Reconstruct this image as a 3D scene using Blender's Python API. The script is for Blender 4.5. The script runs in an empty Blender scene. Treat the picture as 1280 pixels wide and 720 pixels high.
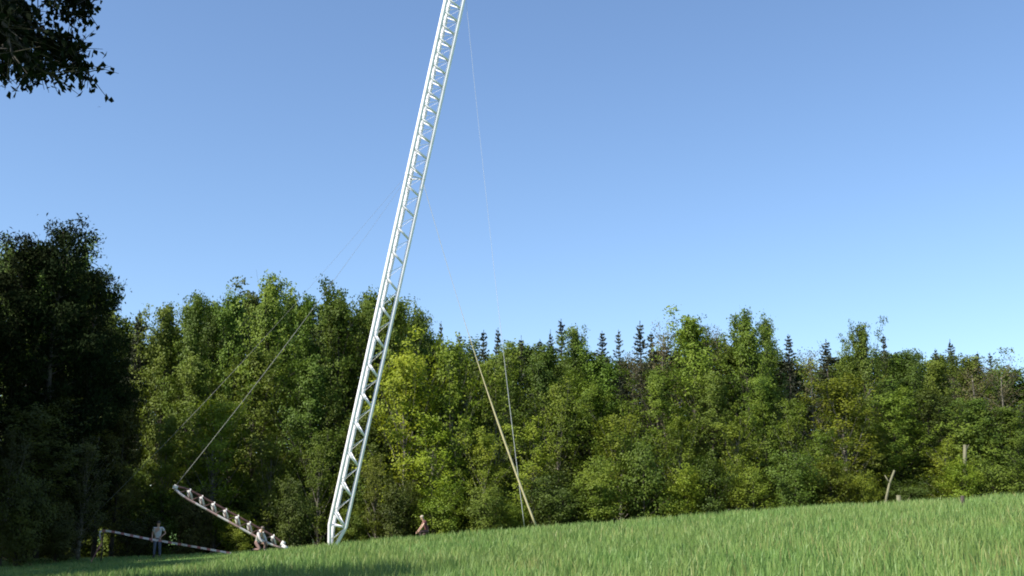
import bpy, bmesh, math, random
import numpy as np
from mathutils import Vector, Matrix

random.seed(7)
RNG = np.random.default_rng(11)
S = bpy.context.scene
COL = S.collection
R = math.radians

# ------------------------------------------------------------------ camera
F = 1372.0                                   # focal length in pixels of a 1280 wide frame
EYE = 1.6
HORIZON = 655.0
PITCH = math.atan((HORIZON - 360) / F)
cam_d = bpy.data.cameras.new('camera')
cam = bpy.data.objects.new('camera', cam_d)
COL.objects.link(cam)
cam.location = (0, 0, EYE)
cam.rotation_euler = (math.pi / 2 + PITCH, 0, 0)
cam_d.sensor_width = 36
cam_d.lens = F / 1280 * 36
cam_d.clip_end = 6000
S.camera = cam
CP, SP = math.cos(PITCH), math.sin(PITCH)


def at(px, py, Y):
    """World point on the plane y = Y seen at a position of the photograph."""
    a = (px - 640) / F
    b = (360 - py) / F
    d = Vector((a, CP - b * SP, SP + b * CP))
    s = Y / d.y
    return Vector((d.x * s, Y, EYE + d.z * s))


# ------------------------------------------------------------------ ground
AX = np.array([-90, -45, -28, -19, -9.75, .9, 11.4, 21.4, 28, 45, 90.])
AZ = np.array([-1.8, -1.75, -1.52, -1.32, -.80, .02, .84, 1.43, 1.83, 2.6, 3.2])


def ground(x, y):
    x = np.asarray(x, float)
    y = np.asarray(y, float)
    a = sum(np.interp(x + d, AX, AZ) for d in (-4, -2, 0, 2, 4)) / 5
    base = .02 * np.clip(y, -20, 60)
    fade = np.clip(1 - (np.abs(y) - 150) / 200, 0, 1)
    drop = np.clip((y - 60) / 8, 0, 1)
    z = base + a * fade - .55 * drop * drop * (3 - 2 * drop)
    z = z + .05 * np.sin(x * .43 + 1.3 * np.sin(y * .21)) * np.sin(y * .31 + .6) \
          + .025 * np.sin(x * 1.1 + y * .7) * np.sin(y * 1.3 - x * .5)
    return z


def gz(x, y):
    return float(ground(x, y))


# ------------------------------------------------------------------ helpers
def link(o):
    COL.objects.link(o)
    return o


def tag(o, label=None, cat=None, group=None, kind=None):
    if label: o['label'] = label
    if cat: o['category'] = cat
    if group: o['group'] = group
    if kind: o['kind'] = kind
    return o


def empty(name, loc=(0, 0, 0)):
    o = link(bpy.data.objects.new(name, None))
    o.location = loc
    o.empty_display_size = .3
    return o


def np_mesh(name, verts, faces, mat=None, smooth=False):
    """verts (n,3), faces (m,k) with one k."""
    me = bpy.data.meshes.new(name)
    verts = np.asarray(verts, np.float32)
    faces = np.asarray(faces, np.int32)
    k = faces.shape[1]
    me.vertices.add(len(verts))
    me.vertices.foreach_set('co', verts.ravel())
    me.loops.add(faces.size)
    me.loops.foreach_set('vertex_index', faces.ravel())
    me.polygons.add(len(faces))
    me.polygons.foreach_set('loop_start', np.arange(0, faces.size, k, dtype=np.int32))
    me.polygons.foreach_set('loop_total', np.full(len(faces), k, np.int32))
    if smooth:
        me.polygons.foreach_set('use_smooth', np.ones(len(faces), bool))
    me.update(calc_edges=True)
    me.validate()
    if mat: me.materials.append(mat)
    return me


class MB:
    """Collects tubes and boxes; build() links them as ONE mesh object."""
    def __init__(self):
        self.v, self.f = [], []

    def tube(self, pts, radii, n=8, caps=True):
        pts = [Vector(p) for p in pts]
        if not hasattr(radii, '__len__'): radii = [radii] * len(pts)
        base = len(self.v)
        ref = None
        for i, p in enumerate(pts):
            t = (pts[min(i + 1, len(pts) - 1)] - pts[max(i - 1, 0)]).normalized()
            if ref is None:
                ref = t.orthogonal().normalized()
            u = (ref - t * ref.dot(t))
            u = u.normalized() if u.length > 1e-6 else t.orthogonal().normalized()
            ref = u
            w = t.cross(u)
            for k in range(n):
                a = 2 * math.pi * k / n
                self.v.append(p + (u * math.cos(a) + w * math.sin(a)) * radii[i])
        for i in range(len(pts) - 1):
            for k in range(n):
                a, b = base + i * n + k, base + i * n + (k + 1) % n
                self.f.append((a, b, b + n, a + n))
        if caps:
            self.f.append(tuple(base + k for k in reversed(range(n))))
            e = base + (len(pts) - 1) * n
            self.f.append(tuple(e + k for k in range(n)))
        return self

    def box(self, c, s, m=None):
        base = len(self.v)
        for dx in (-.5, .5):
            for dy in (-.5, .5):
                for dz in (-.5, .5):
                    p = Vector((dx * s[0], dy * s[1], dz * s[2]))
                    if m is not None: p = m @ p
                    self.v.append(p + Vector(c))
        for q in ((0, 1, 3, 2), (4, 6, 7, 5), (0, 4, 5, 1), (2, 3, 7, 6), (0, 2, 6, 4), (1, 5, 7, 3)):
            self.f.append(tuple(base + i for i in q))
        return self

    def ball(self, c, s, nu=10, nv=7):
        base = len(self.v)
        c = Vector(c)
        for j in range(nv + 1):
            th = math.pi * j / nv
            for i in range(nu):
                ph = 2 * math.pi * i / nu
                self.v.append(c + Vector((math.sin(th) * math.cos(ph) * s[0],
                                          math.sin(th) * math.sin(ph) * s[1], math.cos(th) * s[2])))
        for j in range(nv):
            for i in range(nu):
                a, b = base + j * nu + i, base + j * nu + (i + 1) % nu
                self.f.append((a, a + nu, b + nu, b))
        return self

    def mesh(self, name, mat, smooth=True):
        me = bpy.data.meshes.new(name)
        me.from_pydata([tuple(v) for v in self.v], [], self.f)
        me.validate()
        if smooth:
            me.polygons.foreach_set('use_smooth', [len(p.vertices) == 4 for p in me.polygons])
        if mat: me.materials.append(mat)
        me.update()
        return me

    def build(self, name, mat, parent=None, smooth=True):
        o = link(bpy.data.objects.new(name, self.mesh(name, mat, smooth)))
        if parent: o.parent = parent
        return o


# ------------------------------------------------------------------ materials
def new_mat(name):
    m = bpy.data.materials.new(name)
    m.use_nodes = True
    nt = m.node_tree
    nt.nodes.clear()
    out = nt.nodes.new('ShaderNodeOutputMaterial')
    return m, nt, out


def node(nt, t, **kw):
    n = nt.nodes.new(t)
    for k, v in kw.items():
        if k.startswith('_'):
            setattr(n, k[1:], v)
        else:
            n.inputs[k.replace('__', ' ')].default_value = v
    return n


def ramp(nt, fac, stops):
    r = nt.nodes.new('ShaderNodeValToRGB')
    e = r.color_ramp.elements
    while len(e) < len(stops): e.new(.5)
    for i, (p, c) in enumerate(stops):
        e[i].position = p
        e[i].color = (*c, 1)
    nt.links.new(fac, r.inputs['Fac'])
    return r.outputs['Color']


def mixc(nt, fac, a, b, mode='MIX'):
    m = nt.nodes.new('ShaderNodeMix')
    m.data_type = 'RGBA'
    m.blend_type = mode
    for sock, v in ((m.inputs[0], fac), (m.inputs[6], a), (m.inputs[7], b)):
        if hasattr(v, 'links') or isinstance(v, bpy.types.NodeSocket):
            nt.links.new(v, sock)
        elif isinstance(v, (int, float)):
            sock.default_value = v
        else:
            sock.default_value = (*v, 1)
    return m.outputs[2]


def noise(nt, scale, detail=3, vec=None, rough=.55):
    n = node(nt, 'ShaderNodeTexNoise', Scale=scale, Detail=detail, Roughness=rough)
    if vec is not None: nt.links.new(vec, n.inputs['Vector'])
    return n.outputs['Fac']


def leaf_mat(name, c1, c2, c3, transl=.22, scale=.55, rough=.6):
    """c1 dark, c2 main, c3 light leaf colour, in patches the size of twigs; each plant a little different."""
    m, nt, out = new_mat(name)
    tc = nt.nodes.new('ShaderNodeTexCoord').outputs['Object']
    info = nt.nodes.new('ShaderNodeObjectInfo').outputs['Random']
    off = nt.nodes.new('ShaderNodeVectorMath')
    off.operation = 'ADD'
    sc = nt.nodes.new('ShaderNodeMath'); sc.operation = 'MULTIPLY'; sc.inputs[1].default_value = 57
    nt.links.new(info, sc.inputs[0])
    nt.links.new(tc, off.inputs[0]); nt.links.new(sc.outputs[0], off.inputs[1])
    n1 = noise(nt, scale, 4, off.outputs[0], .65)
    col = ramp(nt, n1, [(.32, c1), (.5, c2), (.68, c3)])
    h = nt.nodes.new('ShaderNodeHueSaturation')
    mr = node(nt, 'ShaderNodeMapRange'); mr.inputs['To Min'].default_value = .485; mr.inputs['To Max'].default_value = .515
    nt.links.new(info, mr.inputs['Value']); nt.links.new(mr.outputs[0], h.inputs['Hue'])
    wn = nt.nodes.new('ShaderNodeMath'); wn.operation = 'MULTIPLY'; wn.inputs[1].default_value = 13.7
    nt.links.new(info, wn.inputs[0])
    fr = nt.nodes.new('ShaderNodeMath'); fr.operation = 'FRACT'
    nt.links.new(wn.outputs[0], fr.inputs[0])
    mv = node(nt, 'ShaderNodeMapRange'); mv.inputs['To Min'].default_value = .62; mv.inputs['To Max'].default_value = 1.3
    nt.links.new(fr.outputs[0], mv.inputs['Value']); nt.links.new(mv.outputs[0], h.inputs['Value'])
    nt.links.new(col, h.inputs['Color'])
    p = node(nt, 'ShaderNodeBsdfPrincipled', Roughness=rough)
    p.inputs['Specular IOR Level'].default_value = .25 if rough < .8 else .08
    nt.links.new(h.outputs['Color'], p.inputs['Base Color'])
    t = nt.nodes.new('ShaderNodeBsdfTranslucent')
    nt.links.new(h.outputs['Color'], t.inputs['Color'])
    mx = node(nt, 'ShaderNodeMixShader', Fac=transl)
    nt.links.new(p.outputs[0], mx.inputs[1]); nt.links.new(t.outputs[0], mx.inputs[2])
    nt.links.new(mx.outputs[0], out.inputs['Surface'])
    return m


def plain(name, c1, c2, scale=6., rough=.6, metal=0, bump=0.):
    m, nt, out = new_mat(name)
    tc = nt.nodes.new('ShaderNodeTexCoord').outputs['Object']
    n = noise(nt, scale, 5, tc)
    col = ramp(nt, n, [(.35, c1), (.65, c2)])
    p = node(nt, 'ShaderNodeBsdfPrincipled', Roughness=rough, Metallic=metal)
    nt.links.new(col, p.inputs['Base Color'])
    if bump:
        b = node(nt, 'ShaderNodeBump', Strength=bump, Distance=.02)
        nt.links.new(noise(nt, scale * 6, 3, tc), b.inputs['Height'])
        nt.links.new(b.outputs[0], p.inputs['Normal'])
    nt.links.new(p.outputs[0], out.inputs['Surface'])
    return m


def banded(name, c1, c2, period, axis=0, duty=.5):
    """Hard bands of two paints along one object axis, with slight dirt."""
    m, nt, out = new_mat(name)
    tc = nt.nodes.new('ShaderNodeTexCoord').outputs['Object']
    sx = nt.nodes.new('ShaderNodeSeparateXYZ')
    nt.links.new(tc, sx.inputs[0])
    d = nt.nodes.new('ShaderNodeMath'); d.operation = 'DIVIDE'; d.inputs[1].default_value = period
    nt.links.new(sx.outputs[axis], d.inputs[0])
    fr = nt.nodes.new('ShaderNodeMath'); fr.operation = 'FRACT'
    nt.links.new(d.outputs[0], fr.inputs[0])
    gt = nt.nodes.new('ShaderNodeMath'); gt.operation = 'GREATER_THAN'; gt.inputs[1].default_value = duty
    nt.links.new(fr.outputs[0], gt.inputs[0])
    col = mixc(nt, gt.outputs[0], c1, c2)
    dirt = noise(nt, 5, 4, tc)
    col = mixc(nt, ramp(nt, dirt, [(.45, (0, 0, 0)), (.8, (.5, .5, .5))]), col, (.2, .16, .12))
    p = node(nt, 'ShaderNodeBsdfPrincipled', Roughness=.5)
    nt.links.new(col, p.inputs['Base Color'])
    nt.links.new(p.outputs[0], out.inputs['Surface'])
    return m


M_ASPEN = leaf_mat('leaf_green', (.072, .115, .010), (.112, .165, .014), (.150, .200, .018), .25)
M_ASPEN_D = leaf_mat('leaf_deep_green', (.054, .086, .009), (.084, .124, .012), (.115, .155, .015))
M_BIRCH = leaf_mat('leaf_yellow_green', (.120, .165, .010), (.195, .245, .014), (.255, .295, .020), .3)
M_BIRCH_M = leaf_mat('leaf_mid_green', (.090, .135, .010), (.145, .195, .014), (.200, .240, .020), .28)
M_SHADOWED = leaf_mat('leaf_shadowed', (.036, .040, .006), (.056, .060, .008), (.080, .082, .010), .12)  # leaf green darkened towards olive; shade of the dark corner put into the colour
M_SPRUCE = leaf_mat('needle_dark', (.040, .050, .026), (.058, .070, .034), (.078, .090, .040), .05)
M_PINE = leaf_mat('needle_pine', (.010, .018, .005), (.016, .026, .006), (.024, .035, .008), .03, .5, .85)
M_BROWN = leaf_mat('bud_brown', (.075, .068, .024), (.105, .092, .032), (.125, .120, .036), .12)
M_NEAR = leaf_mat('leaf_near', (.006, .010, .003), (.010, .016, .004), (.015, .022, .006), .02, 2.5, .9)  # near-black: the shade on the leaf undersides is put into the colour
M_BARK = plain('bark_dark', (.030, .024, .018), (.070, .058, .044), 4, .9, 0, .6)
M_BARK_P = plain('bark_pale', (.07, .062, .046), (.21, .19, .15), 2.2, .8, 0, .4)
M_BIRCHBARK = plain('bark_birch', (.12, .115, .06), (.22, .205, .12), 1.6, .7, 0, .3)
M_WHITE = plain('white_paint', (.78, .76, .78), (.90, .88, .90), 1.6, .45)
M_WHITE_W = plain('worn_white_paint', (.60, .57, .52), (.80, .77, .72), 3, .45)
M_STEEL = plain('grey_steel', (.16, .16, .16), (.30, .29, .28), 5, .45, .6)
M_RUST = plain('dark_primer', (.045, .025, .022), (.11, .05, .04), 5, .6)
M_REDWHITE = banded('red_white_paint', (.40, .26, .23), (.60, .55, .51), 1.3)
M_TAPE = banded('red_white_tape', (.34, .13, .12), (.56, .50, .48), .46, 0, .38)  # stripe colours darkened for the shadow the tape hangs in
M_ROPE = plain('pale_rope', (.42, .36, .20), (.56, .49, .28), 9, .8)
M_WIRE = plain('grey_rope', (.16, .16, .14), (.25, .25, .22), 9, .7)
M_PALEWIRE = plain('pale_wire', (.50, .50, .50), (.62, .62, .62), 9, .6)
M_STAKE = plain('stake_wood', (.035, .028, .02), (.08, .06, .045), 6, .8)

# ------------------------------------------------------------------ sky and sun
SUN_EL, = (R(43),)
SUN_TO = Vector((-.83, -.56, 0)).normalized()            # horizontal direction towards the sun
w = bpy.data.worlds.new('World')
S.world = w
w.use_nodes = True
nt = w.node_tree
nt.nodes.clear()
wo = nt.nodes.new('ShaderNodeOutputWorld')
bg = nt.nodes.new('ShaderNodeBackground')
sky = nt.nodes.new('ShaderNodeTexSky')
sky.sky_type = 'NISHITA'
sky.sun_disc = False
sky.sun_elevation = SUN_EL
sky.sun_rotation = math.atan2(SUN_TO.x, SUN_TO.y)
sky.altitude = 200
sky.air_density = 1.0
sky.dust_density = .8
sky.ozone_density = 4.5
bg.inputs['Strength'].default_value = .112
nt.links.new(sky.outputs[0], bg.inputs[0])
nt.links.new(bg.outputs[0], wo.inputs[0])
sd = bpy.data.lights.new('sun', 'SUN')
sd.energy = 4.2
sd.angle = R(.53)
sd.color = (1, .95, .86)
so = link(bpy.data.objects.new('sun', sd))
d = -(SUN_TO * math.cos(SUN_EL) + Vector((0, 0, math.sin(SUN_EL))))
so.rotation_euler = d.to_track_quat('-Z', 'Y').to_euler()
so.location = (-30, -20, 40)

S.view_settings.view_transform = 'Standard'
S.view_settings.look = 'None'
S.view_settings.gamma = 1
S.view_settings.use_curve_mapping = False
S.view_settings.exposure = 0.9
S.render.engine = 'CYCLES'
S.cycles.max_bounces = 6
S.cycles.diffuse_bounces = 3
S.cycles.transmission_bounces = 4
S.cycles.use_denoising = True
S.cycles.filter_width = 1.9


# ------------------------------------------------------------------ ground sheets
def grid_mesh(name, xs, ys, mat, dz=0.):
    X, Y = np.meshgrid(xs, ys)
    Z = ground(X, Y) + dz
    v = np.stack([X, Y, Z], -1).reshape(-1, 3)
    nx, ny = len(xs), len(ys)
    i = (np.arange(ny - 1)[:, None] * nx + np.arange(nx - 1)[None]).ravel()
    f = np.stack([i, i + 1, i + nx + 1, i + nx], 1)
    return link(bpy.data.objects.new(name, np_mesh(name, v, f, mat, True)))


def soil_mat(name, cs, scale):
    m, nt, out = new_mat(name)
    tc = nt.nodes.new('ShaderNodeTexCoord').outputs['Object']
    n1 = noise(nt, scale, 6, tc, .7)
    n2 = noise(nt, scale * .08, 3, tc)
    col = ramp(nt, n1, [(.3, cs[0]), (.5, cs[1]), (.7, cs[2])])
    col = mixc(nt, ramp(nt, n2, [(.4, (0, 0, 0)), (.7, (.6, .6, .6))]), col, cs[1])
    p = node(nt, 'ShaderNodeBsdfPrincipled', Roughness=.95)
    p.inputs['Specular IOR Level'].default_value = .1
    nt.links.new(col, p.inputs['Base Color'])
    b = node(nt, 'ShaderNodeBump', Strength=.7, Distance=.08)
    nt.links.new(n1, b.inputs['Height'])
    nt.links.new(b.outputs[0], p.inputs['Normal'])
    nt.links.new(p.outputs[0], out.inputs['Surface'])
    return m


M_FIELD = soil_mat('field_soil', ((.075, .14, .035), (.11, .195, .05), (.14, .23, .065)), 5.)
M_FLOOR = soil_mat('leaf_litter', ((.018, .016, .009), (.035, .030, .016), (.03, .045, .012)), 3.)
far = np.array([80, 90, 105, 125, 150, 190, 250, 350, 500, 900, 2500.])
xs = np.concatenate([-far[::-1], np.arange(-72, 73, 1.0), far])
ys = np.concatenate([-np.array([900, 400, 200, 100, 60, 40, 25, 15.])[0:], np.arange(-10, 96, 1.0),
                     np.array([105, 120, 140, 165, 200, 250, 350, 500, 900, 3000.])])
tag(grid_mesh('field', xs, ys, M_FIELD), kind='structure')
tag(grid_mesh('forest_floor', np.arange(-80, 81, 1.0), np.arange(63.5, 150, 1.0), M_FLOOR, .02), kind='structure')

# ------------------------------------------------------------------ the crop: blades of grass
M_BLADE, nt, out = new_mat('grass_blade')
att = nt.nodes.new('ShaderNodeAttribute'); att.attribute_name = 'tint'
tc = nt.nodes.new('ShaderNodeTexCoord').outputs['Object']
patch = noise(nt, .35, 4, tc, .6)
c = ramp(nt, att.outputs['Fac'], [(0, (.120, .220, .050)), (.45, (.168, .278, .072)), (.8, (.220, .315, .090)), (1, (.32, .31, .12))])
c = mixc(nt, ramp(nt, patch, [(.42, (0, 0, 0)), (.66, (.75, .75, .75))]), c, (.205, .265, .075))
p = node(nt, 'ShaderNodeBsdfPrincipled', Roughness=.5)
p.inputs['Specular IOR Level'].default_value = .3
nt.links.new(c, p.inputs['Base Color'])
t = nt.nodes.new('ShaderNodeBsdfTranslucent')
nt.links.new(c, t.inputs['Color'])
mx = node(nt, 'ShaderNodeMixShader', Fac=.3)
nt.links.new(p.outputs[0], mx.inputs[1]); nt.links.new(t.outputs[0], mx.inputs[2])
nt.links.new(mx.outputs[0], out.inputs['Surface'])


def smooth_noise(x, y, s, seed):
    r = np.random.default_rng(seed)
    out = np.zeros_like(x)
    for k in range(5):
        a = r.uniform(0, 2 * math.pi)
        fr = s * (1 + .6 * k)
        out += np.sin((x * math.cos(a) + y * math.sin(a)) * fr + r.uniform(0, 6)) / (1 + .4 * k)
    return out / 2.6


def make_grass():
    parts = []
    for y0, y1, dens in ((8, 16, 50), (16, 24, 125), (24, 34, 100), (34, 46, 66), (46, 63, 46)):
        hx = .52 * y1 + 3
        n = int((y1 - y0) * 2 * hx * dens)
        x = RNG.uniform(-hx, hx, n); y = RNG.uniform(y0, y1, n)
        parts.append((x, y))
    x = np.concatenate([p[0] for p in parts]); y = np.concatenate([p[1] for p in parts])
    # tufts: pull blades together and leave small gaps
    tn = 1.1 * smooth_noise(x, y, 4.6, 3) + .8 * smooth_noise(x, y, 1.5, 4)
    keep = RNG.uniform(-1.3, 1.0, len(x)) < tn + .45
    x, y, tn = x[keep], y[keep], tn[keep]
    n = len(x)
    z = ground(x, y)
    k = np.sqrt(np.clip(y, 10, 62) / 22)
    crop = np.clip((x + 14) / 6, 0, 1) * np.clip((64 - y) / 6, 0, 1)     # mown strip round the people
    crop = np.maximum(crop, np.clip((44 - y) / 6, 0, 1) * np.clip((x + 22) / 6, 0.2, 1))
    h = (.10 + .22 * crop) * RNG.uniform(.6, 1.25, n) * (1 + .26 * tn)
    wd = .0165 * k * RNG.uniform(.7, 1.4, n)
    az = RNG.uniform(0, 2 * math.pi, n)
    lean = RNG.uniform(.05, .55, n) * h
    la = az + RNG.normal(0, .9, n) + math.pi / 2
    ux, uy = np.cos(az), np.sin(az)
    lx, ly = np.cos(la) * lean, np.sin(la) * lean
    V = np.zeros((n, 5, 3), np.float32)
    V[:, 0] = np.stack([x - ux * wd / 2, y - uy * wd / 2, z - .02], 1)
    V[:, 1] = np.stack([x + ux * wd / 2, y + uy * wd / 2, z - .02], 1)
    mx_, my_ = x + lx * .3, y + ly * .3
    V[:, 2] = np.stack([mx_ + ux * wd * .45, my_ + uy * wd * .45, z + h * .6], 1)
    V[:, 3] = np.stack([mx_ - ux * wd * .45, my_ - uy * wd * .45, z + h * .6], 1)
    V[:, 4] = np.stack([x + lx, y + ly, z + h], 1)
    b = np.arange(n)[:, None] * 5
    tris = np.concatenate([b + np.array([[0, 1, 2]]), b + np.array([[0, 2, 3]]), b + np.array([[3, 2, 4]])], 0)
    me = np_mesh('crop_grass', V.reshape(-1, 3), tris, M_BLADE, True)
    tint = np.clip(RNG.normal(.42, .2, n) + .16 * tn + .30 * np.clip(smooth_noise(x, y, .5, 9), 0, 1), 0, 1)
    dry = (RNG.uniform(0, 1, n) < .03 + .25 * np.clip(smooth_noise(x, y, .33, 14) - .55, 0, 1) + .55 * np.exp(-(((x - 8.2) / 1.1) ** 2 + ((y - 17.8) / 1.2) ** 2)) + .4 * np.exp(-(((x - .4) / .8) ** 2 + ((y - 27) / 2.) ** 2)))
    tint[dry] = 1
    a = me.attributes.new('tint', 'FLOAT', 'POINT')
    a.data.foreach_set('value', np.repeat(tint, 5).astype(np.float32))
    o = link(bpy.data.objects.new('crop_grass', me))
    tag(o, 'green crop of upright grass blades covering the sloping field', 'grass', kind='stuff')


make_grass()


# ------------------------------------------------------------------ trees
def rot_to(d):
    return Vector((0, 0, 1)).rotation_difference(Vector(d).normalized())


def leaf_quads(C, N, size, aspect=.62, long_dir=None):
    """Rhombic leaves: centres C, normals N, lengths size."""
    n = len(C)
    r = RNG.normal(size=(n, 3)) if long_dir is None else long_dir + RNG.normal(size=(n, 3)) * .35
    N = N / np.linalg.norm(N, axis=1, keepdims=True)
    U = r - N * np.sum(r * N, 1, keepdims=True)
    U /= np.linalg.norm(U, axis=1, keepdims=True) + 1e-9
    W = np.cross(N, U)
    s = size[:, None] * .5
    fold = N * s * .25
    V = np.stack([C - U * s, C + W * s * aspect + fold, C + U * s, C - W * s * aspect + fold], 1)
    return V


def quads_mesh(name, V, mat):
    n = len(V)
    return np_mesh(name, V.reshape(-1, 3), np.arange(n * 4).reshape(n, 4), mat)


def clump_leaves(centres, per, sigma, size, up=.45, out=1.0, axis_c=None):
    C = np.repeat(np.asarray(centres), per, 0)
    C = C + RNG.normal(size=C.shape) * np.array([sigma, sigma, sigma * .75])
    c0 = np.array([0, 0, 0.]) if axis_c is None else axis_c
    O = C - c0
    O[:, 2] = 0
    O /= np.linalg.norm(O, axis=1, keepdims=True) + 1e-6
    N = RNG.normal(size=C.shape) * .55 + O * out + np.array([0, 0, up])
    s = RNG.uniform(.65, 1.35, len(C)) * size
    return leaf_quads(C, N, s)


def broadleaf(H, Rr, t0, n_limb, rise, per, sigma, size, seed, prof=None, bark=M_BARK, leaf=M_ASPEN, stems=1):
    """(trunk mesh, crown mesh, H, crown width)."""
    rs = random.Random(seed)
    mb = MB()
    cl = []
    for st in range(stems):
        sa = rs.uniform(0, 6.28)
        px = Vector((0, 0, -.3)) if stems == 1 else Vector((math.cos(sa) * .25, math.sin(sa) * .25, -.3))
        tilt = Vector((math.cos(sa), math.sin(sa), 0)) * (0.02 if stems == 1 else rs.uniform(.15, .42))
        Hs = H * (1 if st == 0 else rs.uniform(.7, .95))
        path = []
        nseg = 9
        off = Vector((0, 0, 0))
        for i in range(nseg + 1):
            t = i / nseg
            off += Vector((rs.uniform(-1, 1), rs.uniform(-1, 1), 0)) * H * .006
            path.append(px + off + tilt * Hs * t * (1 - .3 * t) + Vector((0, 0, (Hs + .3) * t)))
        r0 = .012 * Hs + .02
        mb.tube(path, [r0 * (1 - .93 * (i / nseg)) ** .9 + .008 for i in range(nseg + 1)], 7)

        def pt(t):
            f = t * nseg
            i = min(int(f), nseg - 1)
            return path[i].lerp(path[i + 1], f - i)
        lob = [rs.uniform(0, 6.28) for _ in range(6)]
        for k in range(n_limb):
            t = t0 + (.985 - t0) * (k + rs.uniform(0, 1)) / n_limb
            u = (t - t0) / (1 - t0)
            az = k * 2.39996 + rs.uniform(-.5, .5)
            pr = prof(u) if prof else (math.sin(math.pi * min(1, .12 + .88 * u) ** .8) ** .7)
            lobes = 1 + .20 * math.sin(2 * az + lob[0] + 5 * u) + .2 * math.sin(3 * az + lob[1] - 7 * u) \
                + .16 * math.sin(11 * u + lob[2])
            L = Rr * max(.12, pr * lobes) * rs.uniform(.72, 1.08)
            el = rise + .45 * u + rs.uniform(-.2, .2)
            d = Vector((math.cos(az) * math.cos(el), math.sin(az) * math.cos(el), math.sin(el)))
            a = pt(t)
            L3 = L / max(.45, math.cos(el))
            p1 = a + d * L3 * .5 + Vector((0, 0, -.04 * L))
            p2 = a + d * L3 + Vector((rs.uniform(-.1, .1) * L, rs.uniform(-.1, .1) * L, rs.uniform(-.15, .1) * L))
            rl = max(.010, r0 * (1 - t) * .38)
            mb.tube([a, p1, p2], [rl, rl * .6, .006], 4, False)
            if rs.random() < .1: continue
            for s_ in np.linspace(.35 if L > 1 else .6, 1, max(2, int(L / .55) + 1)):
                q = a.lerp(p1, s_ * 2) if s_ < .5 else p1.lerp(p2, s_ * 2 - 1)
                cl.append(q + Vector((rs.gauss(0, .12), rs.gauss(0, .12), rs.gauss(0, .12))) * max(1, L * .35))
            for j in range(3 if L > .9 else 1):
                s_ = rs.uniform(.35, .95)
                q = a.lerp(p1, s_ * 2) if s_ < .5 else p1.lerp(p2, s_ * 2 - 1)
                az2 = az + rs.choice((-1, 1)) * rs.uniform(.5, 1.2)
                e2 = el + rs.uniform(-.5, .4)
                l2 = L * rs.uniform(.25, .5)
                b = q + Vector((math.cos(az2) * math.cos(e2), math.sin(az2) * math.cos(e2), math.sin(e2))) * l2
                mb.tube([q, b], [rl * .4 + .004, .004], 3, False)
                cl.append(b); cl.append(q.lerp(b, .55))
        cl.append(path[-1]); cl.append(path[-1] + Vector((0, 0, -.25)))
    C = np.array([tuple(c) for c in cl])
    V = clump_leaves(C, per, sigma, size)
    V = V[V[:, :, 2].min(1) > .05]
    wdt = np.percentile(np.abs(V[:, :, :2]), 97) * 2
    top = np.percentile(V[:, :, 2], 99.3)
    return mb.mesh('trunk', bark), quads_mesh('crown', V, leaf), top, wdt


def spruce(H, Rr, seed, t0=.12, leaf=M_SPRUCE, gap=.33, power=.85, bare=0.):
    rs = random.Random(seed)
    mb = MB()
    mb.tube([(0, 0, -.3), (0.02, 0, H * .4), (0, .03, H * .75), (0, 0, H)], [H * .013, H * .009, H * .005, .01], 7)
    C, D, Sz = [], [], []
    z = H * t0
    while z < H * .985:
        u = (z - H * t0) / (H * (1 - t0))
        nb = 5 + int(4 * (1 - u))
        a0 = rs.uniform(0, 6.28)
        for k in range(nb):
            if rs.random() < .1 + bare: continue
            az = a0 + k * 6.283 / nb + rs.uniform(-.25, .25)
            L = Rr * (1 - u) ** power * rs.choice((.55, .8, 1, 1.25)) * rs.uniform(.8, 1.15) + .12
            dr = -.22 + .55 * u + rs.uniform(-.12, .1)
            a = Vector((0, 0, z))
            tip = a + Vector((math.cos(az) * L, math.sin(az) * L, L * dr))
            mid = a.lerp(tip, .5) + Vector((0, 0, -.05 * L))
            mb.tube([a, mid, tip], [.03 * (1 - u) + .008, .018 * (1 - u) + .006, .004], 3, False)
            m = int(7 + 13 * L)
            for i in range(m):
                s_ = rs.uniform(.12, 1.02)
                q = a.lerp(mid, s_ * 2) if s_ < .5 else mid.lerp(tip, s_ * 2 - 1)
                side = rs.choice((-1, 1)) * rs.uniform(0, .34) * L * (1.1 - s_)
                q = q + Vector((-math.sin(az) * side, math.cos(az) * side, -abs(side) * .25 - rs.uniform(0, .12)))
                C.append(q)
                D.append((math.cos(az) + rs.uniform(-.6, .6), math.sin(az) + rs.uniform(-.6, .6), -.35 + .7 * u))
                Sz.append(rs.uniform(.22, .42))
        z += gap * rs.uniform(.75, 1.3) * (1.1 - .45 * u)
    for i in range(16):
        C.append(Vector((rs.gauss(0, .03), rs.gauss(0, .03), H * (1 - .012 * i * .4))))
        D.append((rs.uniform(-.4, .4), rs.uniform(-.4, .4), 1)); Sz.append(.24)
    C = np.array([tuple(c) for c in C]); D = np.array(D); Sz = np.array(Sz)
    N = RNG.normal(size=C.shape) * .6 + np.array([0, 0, 1.])
    V = leaf_quads(C, N, Sz, .38, D)
    wdt = np.percentile(np.abs(V[:, :, :2]), 97) * 2
    return mb.mesh('trunk', M_BARK), quads_mesh('crown', V, leaf), H, wdt


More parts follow.
